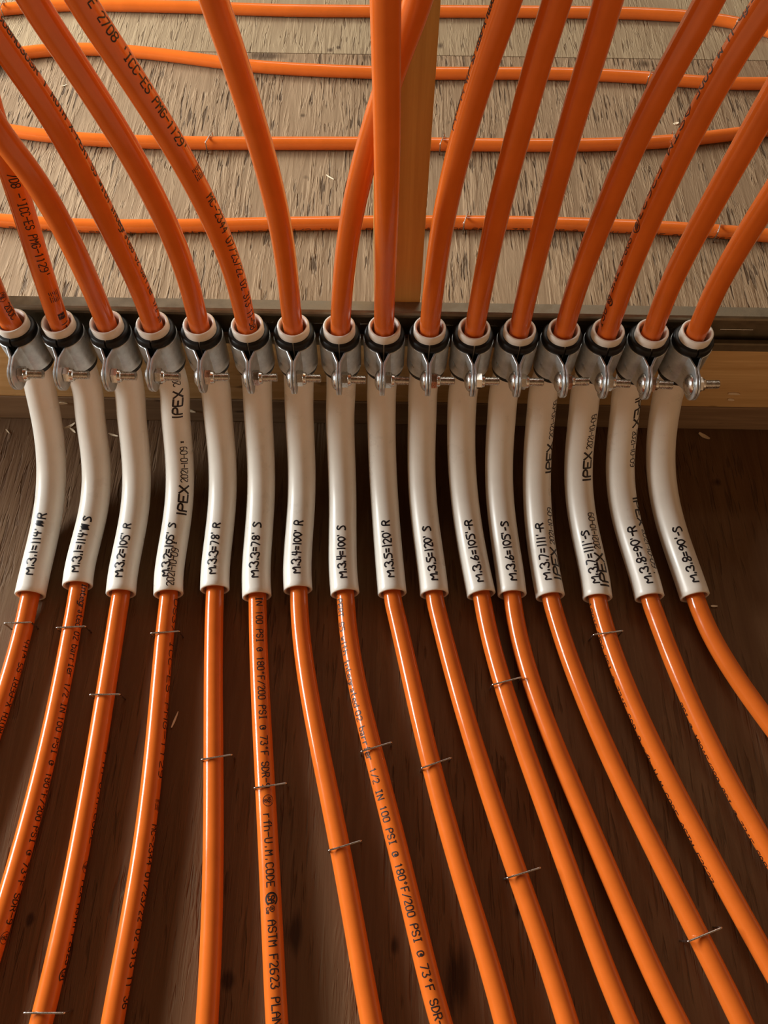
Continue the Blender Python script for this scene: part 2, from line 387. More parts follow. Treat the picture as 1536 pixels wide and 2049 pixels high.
UPP = {1: [(653, 16), (613, 2), (563, -20)], 2: [(653, 118), (603, 103), (553, 88), (487, 67), (420, 46), (360, 27), (300, 8), (238, -15), (184, -28)],
       3: [(653, 212.5), (603, 195), (553, 173), (487, 143), (420, 106), (353, 66), (320, 40), (290, 16)],
       4: [(653, 304), (603, 290), (553, 268), (487, 237.5), (420, 205), (353, 170), (320, 152), (267, 124), (200, 85), (133, 36), (67, -10)],
       5: [(653, 396.7), (603, 386.7), (553, 374), (487, 350), (420, 321), (353, 287.5), (320, 267.5), (267, 236.7), (200, 195), (133, 154), (67, 106), (0, 64)],
       6: [(653, 492), (603, 482), (548, 468), (486, 445), (423, 421), (382, 398), (333, 368), (267, 335), (200, 293), (133, 249), (67, 204), (0, 161)],
       7: [(653, 585), (603, 580), (553, 575), (487, 567), (420, 554.5), (353, 537), (300, 524), (250, 509), (200, 494), (150, 478), (100, 462), (50, 445), (0, 426)],
       8: [(653, 679.8), (603, 683), (553, 688), (487, 695), (420, 706), (353, 721), (283, 740), (217, 760), (160, 779), (100, 800), (0, 838)],
       9: [(653, 768), (553, 770), (487, 772), (420, 773), (320, 774), (200, 773.7), (100, 772), (0, 771)],
       10: [(653, 858.7), (603, 865), (553, 870), (487, 879.5), (420, 891), (353, 904.5), (320, 913.7), (267, 928.7), (200, 947), (133, 968), (67, 992), (0, 1015)],
       11: [(653, 950), (603, 959.5), (553, 967.8), (487, 983.7), (420, 997), (353, 1013), (320, 1023), (267, 1035.5), (200, 1056.5), (133, 1073), (67, 1093), (0, 1115)],
       12: [(653, 1041), (603, 1049), (553, 1062), (487, 1080.7), (420, 1096.5), (353, 1111.5), (320, 1121.5), (267, 1139), (200, 1159), (133, 1177), (67, 1197), (0, 1217)],
       13: [(653, 1132), (603, 1144), (553, 1161.5), (487, 1186.5), (420, 1210.7), (353, 1239), (320, 1255.7), (267, 1278), (200, 1309), (133, 1345), (67, 1382), (0, 1419)],
       14: [(653, 1219), (603, 1236.5), (553, 1253), (487, 1278), (420, 1309), (353, 1337), (333, 1350.7), (267, 1382), (200, 1413), (133, 1454), (67, 1494), (0, 1539)],
       15: [(653, 1310.7), (603, 1326.5), (553, 1349), (487, 1381.5), (420, 1416.5), (353, 1454), (333, 1467), (267, 1503), (217, 1531), (110, 1594), (0, 1660)],
       16: [(653, 1400), (603, 1420.7), (553, 1444), (487, 1483), (420, 1525), (300, 1602), (150, 1695), (0, 1785)]}

R_PEX, R_PVC, R_BORE = 0.0080, 0.0129, 0.0106
PY, RIMZ = 0.420, 0.1815
BEND = 0.127

def smooth(a, b, x):
    t = min(1, max(0, (x - a) / (b - a))); return t * t * (3 - 2 * t)

def back_off(i, z):
    """how far a riser leans away from (or towards) the viewer as it climbs"""
    o = 0.010 * smooth(0.20, 0.45, z)
    if i == 9: o -= 0.022 * smooth(0.20, 0.36, z)
    if i == 8: o += 0.003 * smooth(0.20, 0.32, z)
    if i == 2: o += 0.014 * smooth(0.20, 0.28, z)
    if i == 3: o -= 0.006 * smooth(0.20, 0.28, z)
    if i == 1: o += 0.004 * smooth(0.2, 0.28, z)
    return o

conduits, tubes, clampx = [], [], []
for i in range(1, 17):
    # --- conduit centre line: straight riser, long bend, straight end on the subfloor
    rx = at_y(RIM[i-1], RIMV[i-1], PY)[0]
    clampx.append(rx)
    zc = R_PVC
    prof = [(PY, z) for z in np.linspace(RIMZ, zc + BEND, 8)]
    for a in np.linspace(0, 90, 31)[1:]:
        a = math.radians(a); prof.append((PY - BEND * (1 - math.cos(a)), zc + BEND * (1 - math.sin(a))))
    ye = at_z(LOW[i][0][1], CEND[i-1], zc)[1]
    ya = PY - BEND
    prof += [(y, zc) for y in np.linspace(ya, min(ye, ya - 0.004), 10)[1:]]
    k = np.r_[0, np.cumsum([math.hypot(b[0]-a[0], b[1]-a[1]) for a, b in zip(prof, prof[1:])])]
    ln = Line(CON[i] + [(CEND[i-1], LOW[i][0][1])], 4)
    nodes_k, nodes_x = [k[0], 0.036], [rx, rx]
    for kk, (y, z) in zip(k, prof):
        vv = proj((rx, y, z))[1]
        if vv > 780 and kk - nodes_k[-1] > 0.012:
            nodes_k.append(kk); nodes_x.append(x_on(y, z, ln))
    nodes_k.append(k[-1] + 1e-6); nodes_x.append(x_on(prof[-1][0], prof[-1][1], ln))
    if nodes_k[-1] - nodes_k[-2] < 0.006: del nodes_k[-2], nodes_x[-2]
    xs = pchip(nodes_k, nodes_x, k)
    cpath = Path([(x, y, z) for x, (y, z) in zip(xs, prof)], 0.005, 3)
    V, Fc = pipe(cpath.P, cpath.T, R_PVC, R_BORE)
    c = link('conduit_bend', mesh('conduit_bend', V, Fc, M_PVC))
    conduits.append((c, cpath))
    # --- heating tube: from above, down through the conduit, out over the subfloor
    up = Line(UPP[i], 5)
    pts = []
    ris = []
    vend = min(p[0] for p in UPP[i])
    for z in np.arange(0.195, 0.62, 0.006):        # beyond the traced part the riser straightens up
        y = PY + back_off(i, z)
        if proj((ris[-1][0] if ris else rx, y, z))[1] > vend: ris.append((x_on(y, z, up), y, z)); slope = 0 if len(ris) < 3 else (ris[-1][0] - ris[-3][0]) / 2; ze = z
        else: ris.append((ris[-1][0] + slope * math.exp(-(z - ze) / 0.03), y, z))
    pts += ris[::-1]
    inside = [(p[0], p[1], p[2]) for p in cpath.P[4:-6]]
    n = len(inside)
    for j, p in enumerate(inside):
        t = j / (n - 1); pts.append((p[0], p[1] - 0.0012 * (1 - t) , p[2] - 0.0022 * smooth(0.6, 1.0, t)))
    low = Line(LOW[i], 4)
    y0 = cpath.P[-1][1]
    for y in np.linspace(y0 - 0.002, -0.30, 70):
        z = R_PEX + 0.0024 * (1 - smooth(0, 0.05, y0 - y)); pts.append((x_on(y, z, low), y, z))
    tp = Path(pts, 0.004, 6)
    for j, p in enumerate(tp.P):                   # keep it inside the bore of its conduit
        w = cpath.P - p; m = int(np.argmin((w * w).sum(1))); off = p - cpath.P[m]; off -= cpath.T[m] * (off @ cpath.T[m])
        if 0 <= m < len(cpath.P) and np.linalg.norm(p - cpath.P[m]) < 0.012 and np.linalg.norm(off) > 0.0022:
            tp.P[j] = p + off * (0.0022 / np.linalg.norm(off) - 1)
    tp = Path(tp.P, 0.004, 2)
    V, Fc = sweep(tp.P, tp.T, R_PEX, 24)
    t = link('heating_tube', mesh('heating_tube', V, Fc, M_ORANGE))
    tubes.append((t, tp))
    tag(c, f"white plastic conduit bend hand-marked {MARK[i-1]}" + (" after a black blot" if i < 3 else ""), 'conduit', 'white conduit bends along the strut')
    tag(t, f"orange heating tube running through the white conduit marked {MARK[i-1]}", 'tube', 'orange tubes through the conduits')

# ------------------------------------------------------------------ lettering
G = {  # strokes on a 4 x 6 grid; a = -1, b = -2
 'A': "00 04 15 26 35 44 40;03 43", 'B': "00 06 36 45 44 33 03;33 42 41 30 00", 'C': "45 36 16 05 01 10 30 41", 'D': "00 06 26 44 42 20 00",
 'E': "46 06 00 40;03 33", 'F': "46 06 00;03 33", 'G': "45 36 16 05 01 10 30 41 43 23", 'H': "00 06;40 46;03 43", 'I': "16 36;26 20;10 30",
 'L': "06 00 40", 'M': "00 06 23 46 40", 'N': "00 06 40 46", 'O': "10 01 05 16 36 45 41 30 10", 'P': "00 06 36 45 44 33 03",
 'R': "00 06 36 45 44 33 03;23 40", 'S': "45 36 16 05 04 13 33 42 41 30 10 01", 'T': "06 46;26 20", 'U': "06 01 10 30 41 46", 'X': "00 46;06 40", 'V': "06 20 46", 'W': "06 10 24 30 46",
 '0': "10 01 05 16 36 45 41 30 10", '1': "15 26 20", '2': "05 16 36 45 44 00 40", '3': "06 46 23 33 42 41 30 10 01", '4': "30 36 02 42", '5': "46 06 04 34 43 41 30 00",
 '6': "36 16 04 01 10 30 41 42 33 03", '7': "06 46 10", '8': "13 04 05 16 36 45 44 33 13 02 01 10 30 41 42 33", '9': "10 30 42 45 36 16 05 04 13 43",
 '-': "03 43", '/': "00 46", '.': "20 21", "'": "26 24", '@': "41 20 10 01 04 15 35 44 42 32 34 23 32", '\u00b0': "15 26 35 24 15", '=': "02 42;04 44", '*': "25 23;15 33;35 13", '(': "36 14 12 30", ')': "16 34 32 10",
 'a': "04 34 33 30 10 01 12 32", 'b': "06 00 30 41 43 34 04", 'd': "46 40 10 01 03 14 44", 'e': "02 42 43 34 14 03 01 10 40", 'f': "46 36 25 20;04 44", 'g': "43 34 14 03 01 10 40;44 4a 3b 0b",
 'h': "06 00;03 14 34 43 40", 'i': "14 24 20;10 30;25 26", 'n': "04 00;03 14 34 43 40", 'r': "04 00;02 14 34", 't': "16 11 20 40;04 34", 'u': "04 01 10 30 41;44 40", 's': "43 34 14 03 12 32 41 30 10 01", 'w': "04 10 23 30 44", 'p': "0b 04 34 43 41 30 00",
}
HAND = {  # quick felt-pen forms
 'M': "00 05 22 46 40", '.': "20 21", '3': "05 16 36 44 23 33 42 40 20 01", '1': "26 20", '=': "02 32;04 34", '4': "16 03 43;36 30", "'": "26 25", 'R': "00 06 36 45 44 33 03;23 40", 'S': "45 26 05 14 33 41 20 00",
 '2': "05 26 45 44 00 40", '0': "20 02 05 26 45 42 20", '5': "46 06 04 24 42 30 00", '7': "06 46 10", '8': "23 04 16 36 44 23 01 10 30 42 23", '6': "36 13 01 10 30 42 33 12", '9': "44 26 04 13 33 45 42 20", '-': "13 43", ' ': ""}
ROUND = set("CDGJOSU0235689abdeghnrsu@()P")
WIDE = {'.': 0.5, '1': 0.6, "'": 0.5, '-': 0.75, '=': 0.95, 'M': 1.25, ' ': 0.75, 'I': 0.5, '*': 0.8}
def rounded(pts, n=2):
    for _ in range(n):
        if len(pts) < 3: break
        q = [pts[0]]
        for (ax, ay), (bx, by) in zip(pts, pts[1:]): q += [(ax*.75 + bx*.25, ay*.75 + by*.25), (ax*.25 + bx*.75, ay*.25 + by*.75)]
        pts = q + [pts[-1]]
    return pts
def num(ch): return {'a': -1, 'b': -2}.get(ch, None) if ch in 'ab' else int(ch)
def strokes(font, ch):
    if ch not in font or not font[ch]: return []
    return [[(num(p[0]), num(p[1])) for p in s.split()] for s in font[ch].split(';')]

class Ink:
    """ribbons laid on the skin of a swept pipe"""
    def __init__(s, path, r, horiz=False): s.p, s.r, s.h, s.V, s.F, s.done = path, r + 0.00012, horiz, [], [], []
    def ribbon(s, pts, w, fn):
        """pts in (a along the pipe, b across) metres"""
        P = [np.array(pts[0], float)]
        for q in pts[1:]:
            q = np.array(q, float); d = np.linalg.norm(q - P[-1]); n = max(1, int(d / 0.0009)); p0 = P[-1]
            for j in range(1, n + 1): P.append(p0 + (q - p0) * j / n)
        P = np.array(P)
        if len(P) < 2: return
        T = np.gradient(P, axis=0); L = np.linalg.norm(T, axis=1); L[L < 1e-9] = 1; T /= L[:, None]
        P[0] -= T[0] * w * 0.4; P[-1] += T[-1] * w * 0.4
        Nn = np.stack([-T[:, 1], T[:, 0]], 1) * w / 2
        b = len(s.V)
        for p, q in zip(P, Nn):
            for g in (p + q, p - q): s.V.append(fn(g))
        for j in range(len(P) - 1): s.F.append((b+2*j, b+2*j+1, b+2*j+3, b+2*j+2))
    def text(s, txt, v0, v1, e0, e1=None, h=0.006, w=0.0008, up=False, font=G, fill=0.72, jit=0.0, slant=0.0):
        """text between picture rows v0 and v1; e = place around the pipe (-1 left edge .. 1 right edge)"""
        e1 = e0 if e1 is None else e1
        f = (lambda v: s.p.s_of_v(v)) if not s.h else (lambda u: float(np.interp(u, s.u, s.p.s)) )
        s0, s1 = f(v0), f(v1); prop = font is not G; ws = [WIDE.get(c, 1.0) if prop else 1.0 for c in txt]; n = sum(ws); adv = (s1 - s0) / n
        rnd = random.Random(txt + str(v0))
        for k, ch in enumerate(txt):
            dx, dy = rnd.uniform(-jit, jit), rnd.uniform(-jit, jit); sc = 1 + rnd.uniform(-jit, jit) * 0.4
            for st in strokes(font, ch):
                pts = []
                for gx, gy in st:
                    gx += rnd.uniform(-jit, jit) * 0.35 + slant * (gy - 3) / 3; gy += rnd.uniform(-jit, jit) * 0.35
                    wk = ws[k] if ws[k] >= 0.6 else 1.0; off = 0 if ws[k] >= 0.6 else (ws[k] - 1) / 2
                    a = (sum(ws[:k]) + off + wk * ((1 - fill) / 2 + (gx + dx) / 4 * fill)) * abs(adv)
                    b = ((gy + dy) / 6 - 0.5) * h * sc
                    pts.append((a, b))
                if font is HAND or ch in ROUND: pts = rounded(pts, 2 if font is HAND else 1)
                tot = abs(adv) * n
                def fn(g, s0=s0, s1=s1, tot=tot):
                    q = g[0] / tot; S = s0 + (s1 - s0) * q; E = math.asin(max(-1, min(1, e0 + (e1 - e0) * q)))
                    side = -1 if (up and not s.h) else 1
                    return s.p.surf(S, E + side * g[1] / s.r, s.r, s.h)
                s.ribbon(pts, w, fn)
        s.cut(None)
    def mark(s, v, e, shapes, size, w, up=False):
        """a small emblem centred at row v; shapes are polylines in a -1..1 square, x along reading"""
        S0 = s.p.s_of_v(v); E = math.asin(e)
        for st in shapes:
            def fn(g): return s.p.surf(S0 + (-g[0] if up else g[0]), E + (-1 if up else 1) * g[1] / s.r, s.r)
            s.ribbon([(x * size, y * size) for x, y in st], w, fn)
        s.cut('printed_emblem' if len(shapes) > 1 else 'ink_blot')
    def cut(s, name):
        if s.V: s.done.append((name, s.V, s.F)); s.V, s.F = [], []
    def build(s, parent, m, name, label=None):
        for nm, V, Fc in s.done:
            o = link(nm or name, mesh(nm or name, V, Fc, m, False), parent)
            if label: o['label'] = label

def circ(r=1.0, a0=0, a1=360, cx=0, cy=0, n=28):
    return [(cx + r * math.cos(math.radians(a0 + (a1-a0) * k / n)), cy + r * math.sin(math.radians(a0 + (a1-a0) * k / n))) for k in range(n + 1)]
def small(txt, cx, cy, wd, ht):
    out = []
    n = len(txt)
    for k, ch in enumerate(txt):
        for st in strokes(G, ch): out.append([(cx - wd/2 + (k + 0.12 + gx/4*0.76) * wd/n, cy - ht/2 + gy/6*ht) for gx, gy in st])
    return out
RING_NSF = [circ()] + small('NSF', 0, 0.25, 1.2, 0.7) + [circ(0.32, 0, 360, 0, -0.5, 14)] + small('R', 0, -0.5, 0.25, 0.34)
RING_CSA = [circ(1.0, 40, 320), circ(0.92, 40, 320)] + small('SA', 0.05, 0, 1.25, 1.1)
REG = [circ(1.0)] + small('R', 0, 0, 0.8, 1.0)
rb = random.Random(3)
BLOCK = [[(-1 + 0.25 * j, -0.8 + 0.32 * q), (-1 + 0.25 * j + rb.uniform(0.1, 0.22), -0.8 + 0.32 * q + rb.uniform(-.05, .05))] for j in range(8) for q in range(6) if rb.random() < 0.85]

# print on the orange tubes
def ink(i): return Ink(tubes[i-1][1], R_PEX)
k = ink(6)
k.text("IN 100 PSI @ 180\u00b0F/200 PSI @ 73\u00b0F SDR-9", 1200, 1581, 0.18, 0.12)
k.mark(1605, 0.22, RING_NSF, 0.0042, 0.0004)
k.text("rfh-U.M.CODE", 1630, 1777, 0.06, 0.04)
k.mark(1800, 0.06, RING_CSA, 0.0044, 0.0009); k.mark(1819, 0.08, REG, 0.0019, 0.0005)
k.text("us", 1815, 1829, -0.32, h=0.0026, w=0.0005)
k.text("ASTM F2623 PLAN", 1840, 2051, 0.02, 0.0, h=0.0062)
k.text("E 2708 'ICC-ES PMG-1129'", -2, 300, 0.6, 0.62); k.mark(345, 0.66, BLOCK, 0.0042, 0.0005)
k.text("MC-2344 07/23/22 02 313 11-58", 386, 649, 0.64, 0.62)
k.build(tubes[5][0], M_INK, 'printed_lettering', 'black printed specification text')
k = ink(8)
for tx, a, b in [(".PERT S5 with", 1192, 1312), ("integrated", 1321, 1416), ("O2", 1422, 1444), ("barrier", 1454, 1523), ("1/2 IN 100 PSI @", 1536, 1714), ("180\u00b0F/200", 1726, 1834), ("PSI @ 73\u00b0F SDR-9", 1846, 2066)]:
    f = lambda v: -0.72 + 0.62 * smooth(1200, 2080, v)
    k.text(tx, a, b, f(a), f(b), h=0.0058, w=0.00085)
k.build(tubes[7][0], M_INK, 'printed_lettering', 'black printed specification text')
k = ink(2)
for tx, a, b in [("integrated O2", 1172, 1284), ("barrier 1/2 IN", 1292, 1428), ("100 PSI @", 1434, 1533), ("180\u00b0F/200", 1546, 1643), ("PSI @ 73\u00b0F SDR-9", 1652, 1848)]:
    k.text(tx, a, b, 0.62 + 0.15 * smooth(1200, 1800, a), 0.62 + 0.15 * smooth(1200, 1800, b), h=0.0056, w=0.00085)
k.mark(1874, 0.78, RING_NSF, 0.004, 0.0004)
k.text("708 -'ICC-ES PMG-1129'", 332, 545, 0.0, 0.25); k.mark(584, 0.38, BLOCK, 0.0045, 0.0005); k.mark(622, 0.45, BLOCK, 0.003, 0.0008); k.text("1-3", 634, 654, 0.5)
k.build(tubes[1][0], M_INK, 'printed_lettering', 'black printed specification text')
k = ink(1)
k.text("ROTH X-PERT S5 with", 1466, 1280, 0.72, 0.76, h=0.0056, up=True)
k.mark(585, 0.5, RING_NSF, 0.004, 0.0004); k.text("200C", 600, 632, 0.6)
k.build(tubes[0][0], M_INK, 'printed_lettering', 'black printed specification text')
k = ink(4)
k.text("0308A030SR 1 ROTH X-PERT S5 with integrated O2 barrier 1/2 IN", 20, 640, 0.92, 0.90, h=0.0056)
k.text("US37 ICC-ES PMG-1129", 1200, 1560, 0.86, h=0.0056); k.mark(1612, 0.9, BLOCK, 0.004, 0.0005)
k.text("MC-2344 01/23/22 02 313 11 36", 1650, 2018, 0.84, h=0.0056)
k.build(tubes[3][0], M_INK, 'printed_lettering', 'black printed specification text')
k = ink(3)
k.text("rfh-U.M.CODE", 1505, 1690, 0.97, h=0.0056); k.mark(1735, 0.93, RING_NSF, 0.004, 0.0004); k.text("PEX ASTM F2623", 1760, 1930, 0.97); k.mark(1950, 0.9, RING_CSA, 0.0042, 0.0007)
k.build(tubes[2][0], M_INK, 'printed_lettering')
k = ink(14)
k.text("180\u00b0F/200 PSI @ 73\u00b0F SDR-9 rfh-U.M.CODE ASTM F2623", 1205, 1760, -0.96, h=0.0056)
k.text("rfh-U.M.CODE", 0, 200, -0.93); k.text("ASTM F2623", 215, 440, -0.93); k.mark(452, -0.86, RING_NSF, 0.0042, 0.0006); k.text("SDR-9 73\u00b0F", 475, 580, -0.93); k.mark(597, -0.8, RING_CSA, 0.0042, 0.0007); k.text("PSI", 612, 650, -0.9)
k.build(tubes[13][0], M_INK, 'printed_lettering')
k = ink(15)
k.text("PSI @ 180\u00b0F/200 PSI @ 73\u00b0F SDR-9", 1400, 1750, -0.97, h=0.0056)
k.build(tubes[14][0], M_INK, 'printed_lettering')
k = ink(10)
k.text("ROTH X-PERT S5 with integrated", 0, 260, -0.97, h=0.0056)
k.build(tubes[9][0], M_INK, 'printed_lettering')

# felt-pen marks and factory print on the conduits
def cink(i): return Ink(conduits[i-1][1], R_PVC)
HOFF = [-13, -10, -11, -9, -8, -5, -3, -3, -1, 1, 2, 4, 1, -1, 5, 9]
HEND = [(1163, 1031), (1157, 1038), (1167, 1054), (1166, 1052), (1161, 1052), (1168, 1050), (1159, 1047), (1168, 1058), (1167, 1046), (1173, 1058), (1175, 1046), (1173, 1048), (1171, 1051), (1178, 1066), (1178, 1058), (1177, 1058)]
for i in range(1, 17):
    k = cink(i); a, b = HEND[i-1]; e = HOFF[i-1] / 29.0
    txt = MARK[i-1].replace(' ', '  ') if i < 3 else MARK[i-1]
    k.text(txt, a, b, e, e * 0.95, h=0.0074, w=0.0015, up=True, font=HAND, jit=0.3, fill=0.78)
    if i < 3:
        r = random.Random(i); v = (1054, 1062)[i-1]
        k.mark(v, e, [[(-0.7 + 1.4 * q / 13 + r.uniform(-.15, .15), (1 if q % 2 else -1) * r.uniform(0.7, 1.1)) for q in range(14)]], 0.0036, 0.0015, up=True)
    k.build(conduits[i-1][0], M_PEN, 'handwritten_marking', 'black felt-pen marking ' + MARK[i-1])
def factory(i, rows):
    k = cink(i)
    for tx, a, b, e0, e1, up in rows:
        big = tx == 'IPEX'
        k.text(tx, a, b, e0, e1, font=dict(G, I='26 20'), h=0.0084 if big else 0.0064, w=0.0018 if big else 0.0009, up=up, fill=0.8, slant=0.25 if not big else 0)
    k.build(conduits[i-1][0], M_INK, 'printed_lettering', 'black factory print IPEX 2021-10-09')
factory(4, [('IPEX', 826, 764, 0.12, 0.2, True), ('2021', 757, 726, 0.2, 0.2, True), ('IPEX', 1036, 970, 0.26, 0.3, True), ('2021-10-09 *', 965, 874, 0.3, 0.36, True), ('2021-10-09 *', 1184, 1092, 0.1, 0.2, True)])
factory(13, [('IPEX', 947, 880, 0.84, 0.86, True), ('2021-10-09', 872, 790, 0.86, 0.9, True), ('IPEX', 1172, 1104, 0.78, 0.82, True), ('2021-10-09', 1098, 1018, 0.8, 0.84, True)])
factory(14, [('IPEX', 963, 897, 0.6, 0.66, True), ('2021-10-09', 892, 818, 0.68, 0.78, True), ('IPEX', 1186, 1116, 0.62, 0.62, True), ('2021-10-09', 1110, 1030, 0.62, 0.64, True)])
factory(15, [('IPEX', 778, 846, 0.86, 0.86, False), ('2021-10-09', 852, 932, 0.84, 0.84, False), ('IPEX', 996, 1060, 0.9, 0.93, False), ('2021-10-09 .', 1066, 1160, 0.94, 0.86, False)])

# ------------------------------------------------------------------ pipe clamps
def lathe(profile, seg=28, axis='x'):
    """profile of (along, radius)"""
    V, Fc = [], []
    for a, r in profile:
        for k in range(seg):
            t = 2 * math.pi * k / seg; V.append((a, r * math.cos(t), r * math.sin(t)))
    for j in range(len(profile) - 1):
        for k in range(seg): Fc.append((j*seg + k, j*seg + (k+1) % seg, (j+1)*seg + (k+1) % seg, (j+1)*seg + k))
    Fc.append(tuple(reversed(range(seg)))); Fc.append(tuple((len(profile)-1)*seg + k for k in range(seg)))
    return V, Fc

def strap_mesh(side):
    """half of the clamp: ear, bend, shell and hook; side = -1 left, 1 right (local: pipe axis at origin, front = -y)"""
    t, ri, hz = 0.0018, 0.0152, 0.0160
    line = []     # (x, y, half height) along the strap, inner side
    cy, cr, tip = -0.0305, 0.0128, -0.0433
    for y in np.linspace(tip, cy, 13):
        line.append((0.0002, y, max(math.sqrt(max(0, cr*cr - (y - cy)**2)), 0.0022)))
    for y in np.linspace(cy, -0.0158, 8)[1:]:
        f = (y - cy) / (-0.0158 - cy)
        line.append((0.0002 + 0.0036 * max(0, (f - 0.42) / 0.58), y, cr + (hz - cr) * f))
    a0 = math.degrees(math.asin(0.0049 / ri))
    for a in np.linspace(a0, 172, 26):
        a = math.radians(a); line.append((ri * math.sin(a), -ri * math.cos(a), hz))
    L = np.array([(x, y) for x, y, h in line]); T = np.gradient(L, axis=0); T /= np.linalg.norm(T, axis=1)[:, None]
    Nn = np.stack([T[:, 1], -T[:, 0]], 1)          # outward (towards +x)
    V, Fc = [], []
    for (x, y, h), nn in zip(line, Nn):
        for off, z in ((0, -h), (t, -h), (t, h), (0, h)):
            V.append((side * (x + nn[0] * off), y + nn[1] * off, z))
    n = len(line)
    for j in range(n - 1):
        for q in range(4): Fc.append((4*j + q, 4*j + (q+1) % 4, 4*j + 4 + (q+1) % 4, 4*j + 4 + q))
    Fc.append((0, 1, 2, 3)); Fc.append((4*n-4, 4*n-3, 4*n-2, 4*n-1))
    me = mesh('strap_half', V, Fc, M_ZINC, False)
    bm = bmesh.new(); bm.from_mesh(me); bmesh.ops.recalc_face_normals(bm, faces=bm.faces)
    bmesh.ops.bevel(bm, geom=[e for e in bm.edges if len(e.link_faces) == 2 and e.calc_face_angle(0) > 1.0], offset=0.00035, segments=1, affect='EDGES')
    bm.to_mesh(me); bm.free()
    me.polygons.foreach_set('use_smooth', [True] * len(me.polygons))
    me.set_sharp_from_angle(angle=math.radians(35))
    return me

def rubber_mesh():
    prof = [(-0.0215, 0.01295), (-0.0215, 0.0152), (-0.0206, 0.0160), (-0.0168, 0.0160), (-0.0164, 0.0150), (0.0164, 0.0150), (0.0168, 0.0165), (0.0208, 0.0165), (0.0222, 0.0155), (0.0226, 0.0148), (0.0226, 0.01295)]
    V, Fc = [], []; seg = 48; a0, a1 = math.radians(-90 + 2.5), math.radians(270 - 2.5)
    for k in range(seg + 1):
        a = a0 + (a1 - a0) * k / seg
        for z, r in prof: V.append((r * math.cos(a), r * math.sin(a), z))
    m = len(prof)
    for k in range(seg):
        for j in range(m): Fc.append((k*m + j, k*m + (j+1) % m, (k+1)*m + (j+1) % m, (k+1)*m + j))
    Fc.append(tuple(range(m))); Fc.append(tuple(reversed(range(seg*m, seg*m + m))))
    me = mesh('rubber_cushion', V, Fc, M_RUBBER)
    bm = bmesh.new(); bm.from_mesh(me); bmesh.ops.recalc_face_normals(bm, faces=bm.faces); bm.to_mesh(me); bm.free()
    me.set_sharp_from_angle(angle=math.radians(40))
    return me

def bolt_mesh():
    prof = [(-0.0066, 0.0006), (-0.0065, 0.0026), (-0.0060, 0.0048), (-0.0050, 0.0067), (-0.0040, 0.0079), (-0.0032, 0.0085), (-0.0026, 0.0087), (-0.0022, 0.0085), (-0.0022, 0.0034), (0.0098, 0.0034)]
    x = 0.0098
    while x < 0.0208:
        prof += [(x + 0.0003, 0.0035), (x + 0.0006, 0.0028), (x + 0.0008, 0.0028), (x + 0.0011, 0.0035)]; x += 0.00116
    prof += [(x + 0.0003, 0.0026), (x + 0.0004, 0.0004)]
    V, Fc = lathe(prof, 32); me = mesh('carriage_bolt', V, Fc, M_BOLT); me.set_sharp_from_angle(angle=math.radians(32)); return me

def nut_mesh():
    V, Fc = [], []
    def ring(x, r, n, hexa):
        b = len(V)
        for k in range(36):
            t = 2 * math.pi * k / 36
            rr = r / math.cos(((t + math.pi/6) % (math.pi/3)) - math.pi/6) if hexa else r
            V.append((x, rr * math.cos(t), rr * math.sin(t)))
        return b
    rows = [ring(0.0022, 0.0033, 36, False), ring(0.0022, 0.0053, 36, True), ring(0.0026, 0.0056, 36, True), ring(0.0070, 0.0056, 36, True), ring(0.0074, 0.0053, 36, False), ring(0.0077, 0.0052, 36, False),
            ring(0.0094, 0.0048, 36, False), ring(0.0098, 0.0043, 36, False), ring(0.0098, 0.0033, 36, False)]
    for a, b in zip(rows, rows[1:] + rows[:1]):
        for k in range(36): Fc.append((a+k, a+(k+1) % 36, b+(k+1) % 36, b+k))
    me = mesh('nut', V, Fc, M_BOLT); me.set_sharp_from_angle(angle=math.radians(25)); return me

ME = {'strap_half': strap_mesh(-1), 'right': strap_mesh(1), 'rubber_cushion': rubber_mesh(), 'carriage_bolt': bolt_mesh(), 'nut': nut_mesh()}
def make_clamp():
    e = bpy.data.objects.new('pipe_clamp', None); e.empty_display_size = 0.01; C.objects.link(e)
    link('strap_half', ME['strap_half'], e); link('strap_half', ME['right'], e)
    r = link('rubber_cushion', ME['rubber_cushion'], e); r['label'] = 'black rubber cushion'
    b = link('carriage_bolt', ME['carriage_bolt'], e); b.location = (0, -0.0305, 0)
    n = link('nut', ME['nut'], e); n.location = (0, -0.0305, 0)
    return e
clamp0 = make_clamp()
rc = random.Random(11)
for i in range(1, 17):
    if i == 1: o = clamp0; kids = list(o.children)
    else:
        o = clamp0.copy(); C.objects.link(o); kids = []
        for ch in clamp0.children:
            d = ch.copy(); C.objects.link(d); d.parent = o; kids.append(d)
    o.location = (clampx[i-1], PY, 0.152 + rc.uniform(-0.0006, 0.0006))
    o.rotation_euler = (0, 0, rc.uniform(-0.05, 0.05))
    a = rc.uniform(0, 1)
    for d in kids:
        if d.name.startswith('nut'): d.rotation_euler = (a, 0, 0)
    tag(o, f"zinc strut clamp gripping the white conduit marked {MARK[i-1]}", 'pipe clamp', 'pipe clamps along the strut')

